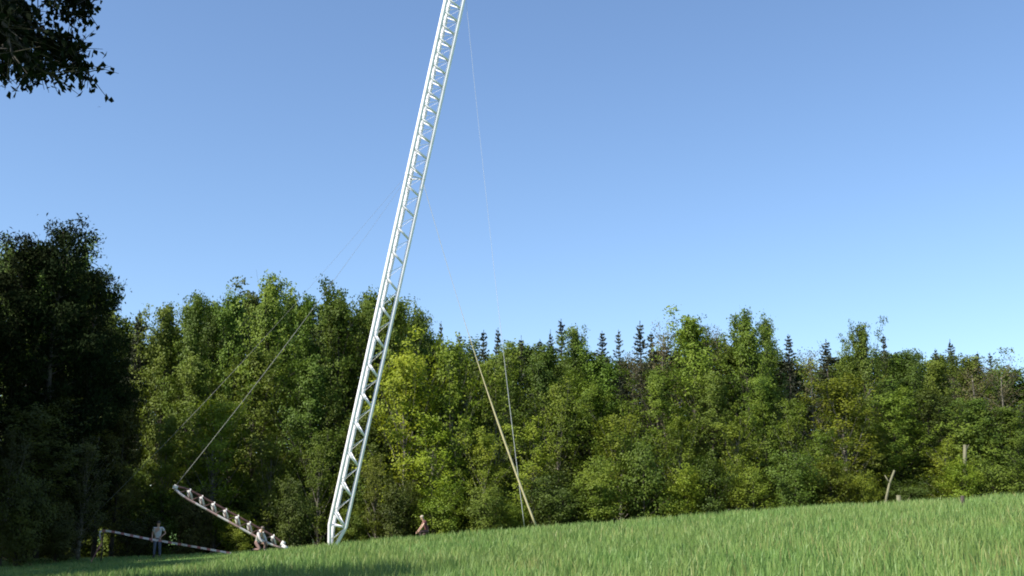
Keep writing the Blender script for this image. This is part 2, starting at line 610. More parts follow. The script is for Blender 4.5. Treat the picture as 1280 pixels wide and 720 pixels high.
def pine(H, Rr, seed):
    """Old dark pine: layered needle pads on rising limbs, uneven top."""
    rs = random.Random(seed)
    mb = MB()
    path = [Vector((rs.uniform(-.12, .12) * i * .3, rs.uniform(-.12, .12) * i * .3, H * i / 8 - (.3 if i == 0 else 0))) for i in range(9)]
    mb.tube(path, [H * .016 * (1 - .9 * i / 8) + .02 for i in range(9)], 8)
    cl = []
    n = 62
    for k in range(n):
        t = .14 + .84 * (k + rs.random()) / n
        u = (t - .14) / .86
        az = k * 2.39996 + rs.uniform(-.6, .6)
        L = Rr * (math.sin(math.pi * (.2 + .72 * u)) ** .8) * rs.uniform(.5, 1.2)
        if u > .82: L *= rs.uniform(.6, 1.1)
        el = .05 + .75 * u + rs.uniform(-.2, .2)
        i = min(int(t * 8), 7)
        a = path[i].lerp(path[i + 1], t * 8 - i)
        d = Vector((math.cos(az) * math.cos(el), math.sin(az) * math.cos(el), math.sin(el)))
        p1 = a + d * L * .55 + Vector((0, 0, -.07 * L))
        p2 = p1 + (d + Vector((0, 0, .35))).normalized() * L * .5
        mb.tube([a, p1, p2], [.05 * (1 - u) + .02, .03 * (1 - u) + .012, .008], 5, False)
        for s_ in np.linspace(.35, 1, max(3, int(L / .4))):
            q = a.lerp(p1, s_ * 2) if s_ < .5 else p1.lerp(p2, s_ * 2 - 1)
            for j in range(2):
                cl.append(q + Vector((rs.gauss(0, .28), rs.gauss(0, .28), rs.gauss(.1, .12))) * (.6 + .25 * L))
    cl.append(path[-1])
    C = np.array([tuple(c) for c in cl])
    per = 34
    CC = np.repeat(C, per, 0) + RNG.normal(size=(len(C) * per, 3)) * np.array([.30, .30, .19])
    N = RNG.normal(size=CC.shape)
    V = leaf_quads(CC, N, RNG.uniform(.16, .36, len(CC)), .35)
    wdt = np.percentile(np.abs(V[:, :, :2]), 97) * 2
    return mb.mesh('trunk', M_BARK), quads_mesh('crown', V, M_PINE), np.percentile(V[:, :, 2], 99.7), wdt


PROTO = {}
egg = lambda u: math.sin(math.pi * (.16 + .84 * u)) ** .65 if u < .99 else .1
cone = lambda u: (1 - u) ** .62 * (.55 + 1.6 * min(u, .28))
flame = lambda u: max(.14, math.sin(math.pi * (.22 + .78 * u)) ** .8)
tall = lambda u: (math.sin(math.pi * (.25 + .72 * u)) ** .6)
for i in range(4):
    PROTO['aspen', i] = broadleaf(16, 2.6, .16, 64, .95, 26, .23, .19, 100 + i, flame if i % 2 else egg)
for i in range(4):
    PROTO['birch', i] = broadleaf(10, 2.2, .08, 50, .95, 22, .20, .155, 200 + i, flame if i % 2 else egg, M_BARK_P, M_BIRCH)
for i in range(3):
    PROTO['shrub', i] = broadleaf(4.2, 1.5, .05, 22, .6, 20, .22, .145, 300 + i, tall, M_BARK, M_BIRCH_M, 3)
for i in range(3):
    PROTO['spruce', i] = spruce(18, 2.3, 400 + i, .12, M_SPRUCE, .42, .7, .12)
for i in range(3):
    PROTO['pine', i] = pine(18, 3.4, 500 + i)
for i in range(2):
    PROTO['bare', i] = broadleaf(15, 2.6, .2, 60, .6, 7, .26, .15, 600 + i, tall, M_BARK_P, M_BROWN)

MATS = {'green': M_ASPEN, 'deep': M_ASPEN_D, 'bright': M_BIRCH, 'mid': M_BIRCH_M, 'dark': M_SPRUCE,
        'pine': M_PINE, 'brown': M_BROWN, 'shadowed': M_SHADOWED}
NAMES = {'aspen': 'broadleaf_tree', 'birch': 'young_birch_tree', 'shrub': 'shrub', 'spruce': 'spruce_tree',
         'pine': 'pine_tree', 'bare': 'bare_tree'}
CATS = {'shrub': 'shrub'}
_count = {}


def place(kind, x, y, top_z, width, mat, label, group=None, rz=None):
    i = _count.get(kind, 0)
    _count[kind] = i + 1
    nvar = sum(1 for k in PROTO if k[0] == kind)
    tm, cm, H, Wd = PROTO[kind, i % nvar]
    z = gz(x, y)
    e = empty(NAMES[kind], (x, y, z))
    e.rotation_euler = (0, 0, random.uniform(0, 6.28) if rz is None else rz)
    s = width / Wd
    e.scale = (s, s, (top_z - z) / H)
    tr = link(bpy.data.objects.new('trunk', tm)); tr.parent = e
    cr = link(bpy.data.objects.new('crown', cm)); cr.parent = e
    if mat:
        cr.material_slots[0].link = 'OBJECT'
        cr.material_slots[0].material = MATS[mat]
    tag(e, label, CATS.get(kind, 'tree'), group)
    return e


def tree(px, top, Y, wpx, kind, mat, label, group):
    b = at(px, 655, Y)
    t = at(px, top, Y)
    w_ = wpx / F * (Y * CP) * {'spruce': random.uniform(.95, 1.5), 'aspen': .88, 'birch': .84, 'pine': .95}.get(kind, 1.05)
    return place(kind, b.x, Y, t.z, w_, mat, label, group)


G_T = 'trees of the wood behind the field'
G_S = 'bushes along the edge of the wood'
# px, top, distance, width px, kind, leaf, label
TREES = [
    # dark left end
    (46, 277, 62, 128, 'pine', 'pine', 'tallest black-green pine with broad crown at the shaded end of the wood'),
    (-2, 296, 61, 116, 'pine', 'pine', 'dark pine cut by the frame edge beside the tallest pine'),
    (96, 340, 65, 92, 'pine', 'pine', 'dark pine with stepped outline sloping down beside the tallest pine'),
    (120, 405, 69, 76, 'pine', 'pine', 'lower black pine above the barrier tape and the standing person'),
    (78, 395, 67, 110, 'pine', 'pine', 'dark pine filling the gap under the tallest pine'),
    (155, 388, 82, 44, 'spruce', 'dark', 'slim dark spruce peeping out where the pines meet the green trees'),
    (30, 500, 58, 120, 'aspen', 'shadowed', 'dim olive leafy tree in deep shade under the tallest pine'),
    (102, 545, 59, 90, 'birch', 'shadowed', 'dim olive young tree in shade behind the barrier tape end'),
    (5, 540, 55, 80, 'birch', 'shadowed', 'dim leafy tree in shade at the bottom corner under the pines'),
    (142, 510, 66, 70, 'aspen', 'shadowed', 'dark leafy tree in shade behind the standing person'),
    # tall green trees, left of the mast and behind it
    (190, 386, 80, 78, 'aspen', 'green', 'tall green tree nearest the dark pines, rounded top on the skyline'),
    (226, 373, 78, 66, 'aspen', 'green', 'tall green tree with twin-tipped top above the boom tip'),
    (252, 377, 81, 60, 'aspen', 'green', 'green tree between the twin-tipped tree and the highest green tree'),
    (285, 369, 79, 66, 'aspen', 'green', 'green tree just short of the highest green tree, on its dark-pine side'),
    (328, 350, 76, 92, 'aspen', 'green', 'highest green broadleaf tree, crossed by the slanting ropes'),
    (368, 374, 80, 64, 'aspen', 'green', 'green tree in the skyline dip beside the highest green tree'),
    (413, 355, 77, 84, 'aspen', 'green', 'second highest green tree, peaked top between the highest one and the mast'),
    (450, 365, 79, 70, 'aspen', 'green', 'green tree whose top touches the mast from the shaded side'),
    (488, 376, 78, 72, 'aspen', 'green', 'green tree whose top shows directly behind the leaning mast'),
    (520, 392, 80, 62, 'aspen', 'green', 'green tree stepping down the skyline just beyond the mast'),
    (536, 404, 84, 48, 'aspen', 'green', 'small green top at the foot of the skyline step beyond the mast'),
    # bright front trees
    (268, 492, 70, 104, 'birch', 'bright', 'bright yellow-green young tree above the red and white boom'),
    (204, 520, 72, 78, 'birch', 'mid', 'mid green young tree behind the raised boom tip'),
    (240, 450, 75, 84, 'aspen', 'green', 'green tree behind the bright tree above the boom'),
    (312, 440, 74, 90, 'aspen', 'green', 'green tree below the highest one, crossed by the pull rope'),
    (335, 540, 70, 80, 'birch', 'mid', 'young green tree behind the person crouching at the boom foot'),
    (385, 450, 73, 96, 'aspen', 'deep', 'dark green tree filling the space left between boom and mast foot'),
    (398, 540, 69, 76, 'birch', 'mid', 'young green tree next to the foot of the mast on the boom side'),
    (455, 505, 72, 76, 'aspen', 'deep', 'dark green tree straight behind the lower lattice of the mast'),
    (508, 432, 70, 108, 'birch', 'bright', 'brightest yellow-green tree just beyond the mast, tall and loose'),
    (568, 424, 71, 100, 'birch', 'bright', 'yellow-green tree where the thick pale rope meets the skyline'),
    (540, 520, 69, 90, 'birch', 'bright', 'yellow-green young tree above the crouching person in plum'),
    (470, 570, 68, 64, 'birch', 'mid', 'low young tree in half shade beside the mast foot'),
    (618, 445, 72, 84, 'birch', 'mid', 'mid green tree crossed by both guy ropes'),
    (604, 540, 69, 72, 'birch', 'mid', 'young green tree on the mast side of the thick pale rope'),
    # skyline of spruces and broadleaves, middle to right
    (548, 402, 94, 26, 'spruce', 'dark', 'small dark spruce tip first in the row beyond the mast'),
    (572, 415, 96, 26, 'spruce', 'dark', 'dark spruce tip just before the thick pale rope'),
    (603, 413, 92, 32, 'spruce', 'dark', 'dark spruce tip between the two guy ropes'),
    (622, 410, 97, 30, 'spruce', 'dark', 'dark spruce tip touched by the thin guy rope'),
    (652, 420, 95, 34, 'spruce', 'dark', 'dark spruce tip right after the thin guy rope'),
    (676, 424, 98, 30, 'spruce', 'dark', 'lowest spruce tip in front of the tall spiky spruce'),
    (704, 399, 90, 44, 'spruce', 'dark', 'tall spiky dark spruce, highest of the spruce tips'),
    (690, 412, 96, 26, 'spruce', 'dark', 'thin spruce tip clinging to the side of the tallest spruce'),
    (640, 436, 78, 78, 'aspen', 'green', 'green tree under the spruce tips by the thin guy rope'),
    (684, 436, 76, 74, 'aspen', 'green', 'green tree below the tall spiky spruce on its mast side'),
    (724, 412, 79, 62, 'aspen', 'green', 'green rounded tree leaning against the tall spiky spruce'),
    (757, 414, 95, 32, 'spruce', 'dark', 'dark spruce tip in the dip after the tall spiky spruce'),
    (778, 412, 93, 28, 'spruce', 'dark', 'narrow spruce tip before the paired spruce'),
    (806, 401, 91, 38, 'spruce', 'dark', 'pointed dark spruce, second highest of the spruce tips'),
    (820, 415, 97, 28, 'spruce', 'dark', 'thin spruce tip half behind the second highest spruce'),
    (757, 438, 77, 74, 'aspen', 'green', 'green tree under the dip in the middle of the skyline'),
    (798, 440, 78, 66, 'bare', 'brown', 'brownish bare-twigged tree below the second highest spruce'),
    (838, 408, 82, 54, 'bare', 'brown', 'grey-brown half leafless tree beside the wide domed tree'),
    (872, 396, 78, 92, 'aspen', 'green', 'wide domed green tree in the middle of the right half'),
    (908, 408, 83, 50, 'bare', 'brown', 'brownish thin tree in the notch between domed and pointed trees'),
    (942, 392, 77, 72, 'aspen', 'green', 'pointed green tree next to the wide domed tree'),
    (970, 402, 80, 52, 'aspen', 'deep', 'deep green tree merged into the far side of the pointed green tree'),
    (998, 418, 92, 30, 'spruce', 'dark', 'dark spruce standing alone in the gap after the pointed green tree'),
    (1020, 436, 80, 58, 'bare', 'brown', 'brown-grey thin tree between two lone spruces'),
    (1046, 424, 90, 34, 'spruce', 'dark', 'second lone spruce, before the blunt square-topped tree'),
    (1072, 440, 80, 52, 'aspen', 'green', 'green shoulder tree below the blunt square-topped tree'),
    (1096, 405, 79, 54, 'aspen', 'deep', 'dark green blunt square-topped tree standing above its neighbours'),
    (1121, 418, 84, 32, 'spruce', 'dark', 'narrow spruce stuck to the blunt square-topped tree'),
    (1152, 441, 82, 66, 'aspen', 'deep', 'deep green low tree between blunt tree and last spruce group'),
    (1187, 436, 90, 26, 'spruce', 'dark', 'small spruce tip before the last tall spruce'),
    (1207, 424, 88, 38, 'spruce', 'dark', 'last tall spruce on the skyline at the low end of the wood'),
    (1241, 440, 92, 28, 'spruce', 'dark', 'spruce tip following the last tall spruce'),
    (1257, 440, 94, 26, 'spruce', 'dark', 'spruce tip closest to the low end of the wood'),
    (1228, 452, 82, 82, 'bare', 'brown', 'brown-tinged bare tree under the last spruce tips'),
    (1272, 452, 80, 70, 'bare', 'brown', 'brown-tinged tree cut by the frame edge at the low end'),
    (1185, 454, 79, 70, 'aspen', 'deep', 'deep green tree under the last tall spruce'),
    # front trees of the right half
    (668, 520, 69, 76, 'birch', 'mid', 'young green tree where the guy ropes come down'),
    (700, 478, 72, 84, 'birch', 'mid', 'fresh green young tree a little beyond the rope anchors'),
    (742, 470, 73, 78, 'aspen', 'green', 'green tree in the second rank under the skyline dip'),
    (776, 512, 70, 80, 'birch', 'mid', 'pale-twigged young tree under the brownish bare tree'),
    (822, 462, 73, 86, 'aspen', 'green', 'green tree in front of the grey-brown half leafless tree'),
    (850, 520, 70, 76, 'birch', 'mid', 'young tree in front, below and before the wide domed tree'),
    (896, 470, 74, 80, 'aspen', 'deep', 'deep green tree in front of the wide domed tree'),
    (925, 520, 70, 74, 'birch', 'mid', 'young tree in front, below the pointed green tree'),
    (962, 474, 73, 80, 'aspen', 'green', 'green second-rank tree before the pointed green tree'),
    (1000, 500, 71, 76, 'birch', 'mid', 'loose young tree below the first lone spruce'),
    (1062, 464, 71, 112, 'birch', 'bright', 'bright yellow-green birch under the blunt square-topped tree'),
    (1030, 540, 69, 70, 'birch', 'mid', 'low young tree leaning into the bright birch'),
    (1122, 486, 73, 84, 'aspen', 'green', 'green tree above the pale leaning dead trunk'),
    (1165, 488, 74, 78, 'aspen', 'deep', 'dark tree on the bright birch side of the upright pale trunk'),
    (1232, 500, 73, 84, 'aspen', 'deep', 'dark tree just past the upright pale trunk'),
    (1276, 510, 72, 80, 'aspen', 'deep', 'dark tree cut by the frame edge at the top of the slope'),
    (1190, 550, 70, 66, 'birch', 'mid', 'young tree in front of the upright pale trunk'),
]
for t_ in TREES:
    tree(*t_, G_T)

SHRUBS = [
    (78, 625, 57, 70, 'shadowed', 'dim bush in the shade behind the barrier tape'),
    (168, 628, 62, 70, 'shadowed', 'dark bush behind the standing person'),
    (20, 620, 54, 80, 'shadowed', 'dim bush at the shaded bottom corner'),
    (240, 638, 66, 66, 'shadowed', 'bush in the dark below the boom'),
    (300, 632, 66, 60, 'mid', 'green bush right behind the boom'),
    (368, 620, 66, 60, 'deep', 'bush between the boom foot and the mast foot'),
    (446, 626, 66, 56, 'mid', 'bush just beyond the mast foot'),
    (496, 612, 66, 64, 'deep', 'bush between mast foot and crouching person'),
    (556, 606, 66, 66, 'mid', 'bush beside the crouching person'),
    (606, 612, 66, 60, 'deep', 'bush before the rope anchors'),
    (646, 618, 67, 50, 'mid', 'low bush right behind the rope anchors'),
    (700, 585, 66, 80, 'deep', 'large bush following the rope anchors'),
    (752, 575, 66, 84, 'mid', 'broad green bush below the skyline dip'),
    (806, 570, 66, 78, 'deep', 'green bush below the second highest spruce'),
    (850, 590, 66, 64, 'mid', 'smaller bush below the wide domed tree'),
    (892, 566, 66, 78, 'deep', 'green bush below and past the wide domed tree'),
    (944, 574, 66, 70, 'mid', 'green bush below the pointed green tree'),
    (990, 568, 66, 76, 'deep', 'rounded bush below the first lone spruce'),
    (1040, 580, 66, 76, 'mid', 'bush below the bright birch'),
    (1088, 600, 66, 50, 'bright', 'small light bush at the foot of the leaning dead trunk'),
    (1150, 585, 67, 66, 'deep', 'bush between the leaning dead trunk and the upright pale trunk'),
    (1206, 592, 66, 64, 'mid', 'bush under the upright pale trunk'),
    (1256, 580, 66, 76, 'deep', 'bush by the frame edge at the top of the slope'),
]
for px, top, Y, wpx, m_, lab in SHRUBS:
    tree(px, top - random.uniform(-14, 30), Y, wpx * random.uniform(.7, 1), 'shrub', m_, lab, G_S)

# deep ranks of the wood: hidden but for glimpses between the front trees
for k in range(80):
    px = -60 + 1400 * (k + random.random()) / 80
    Y = random.choice((84, 90, 97, 105, 112)) + random.uniform(-2, 2)
    sky_top = np.interp(px, [0, 60, 128, 165, 224, 322, 362, 415, 496, 540, 600, 700, 840, 880, 940, 985, 1080, 1100, 1150, 1280],
                        [300, 290, 375, 402, 378, 358, 378, 364, 385, 410, 424, 424, 420, 406, 410, 428, 434, 422, 438, 442])
    tree(px, sky_top + random.uniform(3, 34), Y, random.uniform(80, 120), 'aspen' if k % 3 else 'spruce',
         'deep' if k % 3 else 'dark', 'tree deep inside the wood, mostly hidden behind the front trees',
         'trees deep inside the wood')
for k in range(40):
    px = -40 + 1360 * (k + random.random()) / 40
    tree(px, np.interp(px, [0, 640, 1280], [600, 575, 550]) + random.uniform(-25, 20), random.uniform(71, 80),
         random.uniform(80, 110), 'shrub', 'deep', 'undergrowth bush inside the wood, hidden in shade between trunks',
         'undergrowth inside the wood')

# tall trees on the sun side of the field, outside the frame: they shade the dark corner
for x, y, h, wd in ((-34, 47, 21, 9), (-41, 55, 23, 9), (-31, 38, 19, 8), (-47, 63, 23, 10), (-38, 44, 22, 9),
                    (-29, 27, 15, 7), (-30, 33, 17, 7), (-22, 22, 13.5, 6), (-36, 52, 20, 8), (-43, 70, 22, 9), (-34, 51.5, 20, 10), (-36, 57, 22, 10), (-30, 48, 17, 8), (-17, 20.5, 16, 6), (-19, 18.5, 20, 7), (-19, 24.5, 15.5, 6.5), (-21, 28, 12.5, 6.5), (-29.5, 41.5, 17, 7.5), (-27.5, 37, 15, 6.5), (-20, 22.5, 15, 7), (-23, 25.5, 16, 8), (-16.5, 17, 13, 6.5), (-19.3, 18, 17, 8), (-21.5, 20.5, 18, 8), (-17.5, 14.5, 15, 7), (-24.3, 23, 18, 8),
                    (-52, 58, 24, 10), (-34, 62, 20, 8)):
    place('aspen' if (x % 2) else 'pine', x, y, gz(x, y) + h, wd, None,
          'tall tree beside the field, on the sunny side outside the picture', 'trees beside the field')

# trunks that show pale between the leaves
def pale_trunk(pts, r0, r1, name, label, limbs=()):
    base = Vector(pts[0])
    e = empty(name, base)
    mb = MB()
    n = len(pts)
    mb.tube([Vector(p) - base for p in pts], [r0 + (r1 - r0) * i / (n - 1) for i in range(n)], 9)
    for a, b, r_ in limbs:
        mb.tube([Vector(a) - base, Vector(b) - base], [r_, r_ * .4], 6)
    mb.build('trunk', M_BIRCHBARK, e)
    tag(e, label, 'dead tree')
    return e


def g_at(px, Y, dz=0.):
    b = at(px, 655, Y)
    return Vector((b.x, Y, gz(b.x, Y) + dz))


pale_trunk([g_at(1106, 65, -.2), at(1108, 622, 65), at(1112, 604, 65), at(1118, 588, 65)], .085, .06, 'dead_trunk',
           'pale leaning broken trunk with a snapped top at the wood edge',
           [(at(1112, 604, 65), at(1106, 594, 65), .06)])
pale_trunk([g_at(1124, 62.5, -.2), at(1124, 632, 62.5), at(1123, 619, 62.5)], .15, .12, 'tree_stump',
           'short pale stump at the field edge below the leaning broken trunk', [])
pale_trunk([g_at(1207, 68, -.3), at(1207, 600, 68), at(1206, 575, 68), at(1206, 556, 68)], .14, .10,
           'dead_trunk', 'upright pale bare trunk showing between dark trees',
           [(at(1206, 566, 68), at(1211, 556, 68), .05)])

# ------------------------------------------------------------------ lattice mast
MAST_B = at(414.5, 687, 60)
MAST_B.z = gz(MAST_B.x, 60) - .02
MAST_T = at(582, -70, 58)
axis = (MAST_T - MAST_B)
MAST_L = axis.length
q = axis.to_track_quat('Z', 'Y')
mast = empty('lattice_mast', MAST_B)
tag(mast, 'white triangular lattice mast leaning over while being raised, foot pinned in the field', 'mast')
ML = Matrix.Translation(MAST_B) @ q.to_matrix().to_4x4()
mast.rotation_mode = 'QUATERNION'
mast.rotation_quaternion = q
# world directions in the mast's frame, so that one face looks at the field
Xw = q.inverted() @ Vector((1, 0, 0)); Xw.z = 0; Xw.normalize()
Yw = Vector((0, 0, 1)).cross(Xw)
CR = .52
CH = [(.996, -.087), (-.574, -.819), (-.422, .906)]


def cpos(i, h):
    f = min(1, max(.42, .42 + .58 * (h - .12) / 1.0))
    c_, s_ = CH[i]
    f *= 1 + .16 * max(0, h - 3) / MAST_L
    return Xw * c_ * CR * f + Yw * s_ * CR * f + Vector((0, 0, h))


for i in range(3):
    hs = [.05, .12, 1.12] + [1.12 + (MAST_L - 1.12) * k / 8 for k in range(1, 9)]
    MB().tube([cpos(i, h) for h in hs], [.098 + .026 * h / MAST_L for h in hs], 10).build('chord', M_WHITE, mast)
nodes = [1.12]
while nodes[-1] < MAST_L - 1.5:
    h = nodes[-1]
    nodes.append(h + (1.62 if h < 13 else max(.80, 1.62 - (h - 13) * .075)))
for (a, b, r1, r2, ph) in ((1, 0, .066, .018, 0), (2, 0, .036, .010, .0), (2, 1, .02, .02, .25)):
    mb = MB()
    for k in range(len(nodes) - 1):
        h0, h1 = nodes[k], nodes[k + 1]
        L_ = h1 - h0
        lo, hi, nx = h0 + ph * L_, h0 + (ph + .2) * L_, h1 + ph * L_
        if b == 0:      # short strut falls from the sunny chord to the other one, long strut climbs back
            mb.tube([cpos(a, hi + .25 * L_), cpos(b, lo)], r1, 6)
            mb.tube([cpos(b, lo), cpos(a, min(hi - .75 * L_ + L_ * .0, MAST_L) if hi - .75 * L_ > .3 else .3)], r2, 6)
        else:
            mb.tube([cpos(a, lo), cpos(b, min(lo + .5 * L_, MAST_L))], r1, 6)
            mb.tube([cpos(b, min(lo + .5 * L_, MAST_L)), cpos(a, min(nx, MAST_L))], r2, 6)
    mb.build('bracing', M_WHITE, mast)
mb = MB()
for a, b in ((0, 1), (1, 2), (2, 0)):
    for h in (1.12, MAST_L - .1):
        mb.tube([cpos(a, h), cpos(b, h)], .045, 6)
mb.build('end_frame', M_WHITE, mast)
mb = MB().box((0, 0, .04), (.62, .62, .06)).tube([(-.3, 0, -.05), (.3, 0, -.05)], .06, 10).box((0, 0, -.14), (.5, .4, .12))
mb.build('hinge_foot', M_STEEL, mast)
mb = MB()


def mast_pt(py):
    """Point on the mast's axis seen at a height of the photograph."""
    lo, hi = 0., 1.
    for _ in range(50):
        m = (lo + hi) / 2
        P = MAST_B.lerp(MAST_T, m)
        d_ = P - Vector((0, 0, EYE))
        yy = 360 - F * (-d_.y * SP + d_.z * CP) / (d_.y * CP + d_.z * SP)
        if yy > py: lo = m
        else: hi = m
    return MAST_B.lerp(MAST_T, lo)


for py in (222, -20):
    P = mast_pt(py)
    h = (P - MAST_B).length
    mb = MB()
    for a, b in ((0, 1), (1, 2), (2, 0)):
        mb.tube([cpos(a, h), cpos(b, h)], .03, 6)
    for i in range(3):
        c0 = cpos(i, h)
        mb.box(c0, (.19, .19, .10))
    mb.build('guy_collar', M_WHITE_W, mast)


# ------------------------------------------------------------------ ropes
def rope(a, b, sag, r, mat, name, label, group=None, n=28):
    a, b = Vector(a), Vector(b)
    mb = MB()
    pts = []
    for i in range(n + 1):
        t = i / n
        pts.append((b - a) * t + Vector((0, 0, -4 * sag * t * (1 - t))))
    mb.tube(pts, r, 6)
    o = mb.build(name, mat)
    o.location = a
    return tag(o, label, 'rope', group)


G_R = 'guy ropes of the mast'
P1, P2 = mast_pt(222), mast_pt(-20)
off = Vector((.45, -.1, 0))
an1 = g_at(671, 59.0)
an2 = g_at(656, 62.0)
rope(P1 + off, an1 + Vector((0, 0, .15)), .75, [.009 + .05 * min(1, max(0, (i / 28 - .30) / .40)) ** 1.5 for i in range(29)], M_ROPE, 'guy_rope', 'thick pale yellow guy rope from mid mast down to the field crest', G_R)
rope(P2 + off, an2 + Vector((0, 0, .15)), 1.0, [.007 + .009 * min(1, max(0, (i / 28 - .45) / .3)) for i in range(29)], M_PALEWIRE, 'guy_rope', 'thin grey guy rope from the mast top, coming down behind the thick one', G_R)

# ------------------------------------------------------------------ boom (lattice gin pole)
B_FOOT = at(357, 686, 59.2)
B_FOOT.z = gz(B_FOOT.x, 59.2) + .1
B_TIP = at(219, 609, 58)
ax = B_TIP - B_FOOT
BL = ax.length
boom = empty('lattice_boom', B_FOOT)
tag(boom, 'short red and white lattice boom rising at a slant from the grass near the mast', 'boom')
# x axis along the boom
xv = ax.normalized()
zv = Vector((0, 0, 1)) - xv * xv.z; zv.normalize()
yv = zv.cross(xv)
boom.rotation_mode = 'QUATERNION'
boom.rotation_quaternion = Matrix((xv, yv, zv)).transposed().to_quaternion()
bw = .27
bz = .22


def bpos(i, s_):
    f = min(1, .3 + s_ / 1.0, .3 + (BL - s_) / .9)
    y_, z_ = ((-bw, -bz), (bw, -bz), (0, bz))[i]
    return Vector((s_, y_ * f, z_ * f))


for i in range(3):
    MB().tube([bpos(i, s_) for s_ in np.linspace(0, BL, 15)], .062, 8).build('chord', M_RUST if i == 2 else M_REDWHITE, boom)
nb = 8
mbd = MB()
for k in range(nb):
    s0, s1 = .55 + (BL - .9) * k / nb, .55 + (BL - .9) * (k + 1) / nb
    sm = s0 * .45 + s1 * .55
    o = MB().tube([bpos(0, s0), bpos(2, sm)], .135, 6).build('strut', M_WHITE_W, boom); o['label'] = 'white strut on the near side'
    mbd.tube([bpos(2, sm), bpos(0, s1)], .028, 6)
    mbd.tube([bpos(1, s0), bpos(2, sm)], .03, 6).tube([bpos(2, sm), bpos(1, s1)], .03, 6).tube([bpos(0, s0), bpos(1, s1)], .03, 6)
o = mbd.build('bracing', M_RUST, boom); o['label'] = 'dark bracing'
mb = MB().box((BL - .02, 0, 0), (.22, .24, .24)).tube([(BL + .02, -.2, 0), (BL + .02, .2, 0)], .09, 12)
mb.build('head_sheave', M_WHITE_W, boom)
mb = MB().box((.05, 0, -.02), (.34, .3, .26)).box((.24, 0, .1), (.2, .22, .3))
mb.build('foot_block', M_WHITE_W, boom)

rope(P1 + Vector((-.4, -.1, -.1)), B_TIP + Vector((0, 0, .05)), .35, [.005 + .014 * min(1, max(0, (i / 28 - .22) / .3)) for i in range(29)], M_WIRE, 'pull_rope', 'grey pull rope from boom tip up to mid mast')
an3 = g_at(60, 66)
rope(P1 + Vector((-.4, .1, .2)), an3 + Vector((0, 0, .15)), .7, [.005 + .011 * min(1, max(0, (i / 28 - .22) / .3)) for i in range(29)], M_WIRE, 'guy_rope', 'thin grey guy rope slanting from mid mast into the dark pines', G_R)

for a_, lab in ((an1, 'short dark anchor peg holding the thick pale rope'), (an2, 'short dark anchor peg holding the thin rope from the mast top'),
                (an3, 'short dark anchor peg in the shade under the pines')):
    mb = MB().tube([(0, 0, -.3), (-.03, 0, .2)], .04, 8).tube([(-.03, 0, .15), (.06, 0, .19)], .018, 6)
    o = mb.build('anchor_peg', M_STAKE)
    o.location = a_
    tag(o, lab, 'peg', 'anchor pegs')

# ------------------------------------------------------------------ barrier tape
st_top = at(129, 663, 56)
st_b = Vector((st_top.x, 56, gz(st_top.x, 56)))
h_ = st_top.z - st_b.z
o = MB().tube([(0, 0, -.25), (.02, 0, h_ * .6), (.01, 0, h_ + .06)], [.035, .032, .028], 8).build('stake', M_STAKE)
o.location = st_b
tag(o, 'thin dark stake holding up the barrier tape', 'stake')
EN = at(289, 690, 57)
EN.z = gz(EN.x, 57) + .04
L0 = at(114, 698, 54.8)
L0.z = gz(L0.x, 54.8) + .05


def ribbon(pts, width, thick, mat, name, twist):
    """Solid ribbon; local x runs along the length so that its stripes follow it."""
    base = pts[0]
    v, f = [], []
    n = len(pts)
    for i, p in enumerate(pts):
        t = (pts[min(i + 1, n - 1)] - pts[max(i - 1, 0)]).normalized()
        up = Vector((0, 0, 1)) - t * t.z
        up.normalize()
        sd_ = t.cross(up)
        a = twist(i / (n - 1))
        u = up * math.cos(a) + sd_ * math.sin(a)
        w_ = t.cross(u)
        for su, sw in ((-1, -1), (1, -1), (1, 1), (-1, 1)):
            v.append(p - base + u * su * width / 2 + w_ * sw * thick / 2)
    for i in range(n - 1):
        for k in range(4):
            a, b = i * 4 + k, i * 4 + (k + 1) % 4
            f.append((a, b, b + 4, a + 4))
    f += [(3, 2, 1, 0), tuple(4 * (n - 1) + k for k in range(4))]
    mb = MB(); mb.v, mb.f = v, f
    return mb.build(name, mat, None, False), base


def curve_pts(ctrl, n):
    """Catmull-Rom through the control points."""
    c = [ctrl[0] * 2 - ctrl[1]] + ctrl + [ctrl[-1] * 2 - ctrl[-2]]
    out = []
    for i in range(1, len(c) - 2):
        for k in range(n):
            t = k / n
            a, b, d_, e = c[i - 1], c[i], c[i + 1], c[i + 2]
            out.append(.5 * ((2 * b) + (d_ - a) * t + (2 * a - 5 * b + 4 * d_ - e) * t * t + (3 * b - a - 3 * d_ + e) * t ** 3))
    out.append(ctrl[-1])
    return out


tp = curve_pts([L0, at(121, 689, 55.4), at(127, 678, 55.8), st_top + Vector((0, -.05, -.02)),
                at(180, 672.5, 56.1), at(235, 682, 56.5), EN], 9)
o, base = ribbon(tp, .10, .008, M_TAPE, 'barrier_tape', lambda t: .2 * math.sin(t * 17))
o.location = base
tag(o, 'red and white barrier tape sloping from a stake down to the grass', 'tape')

# small dark stub in the crop on the slope
sb = at(1204, 639, 46)
sb.z = gz(sb.x, 46)
o = MB().tube([(0, 0, -.2), (.01, 0, .34), (.02, 0, .52)], [.09, .085, .07], 9).build('stake', M_STAKE)
o.location = sb
tag(o, 'small dark wooden stub standing in the crop near the top of the slope', 'stake')


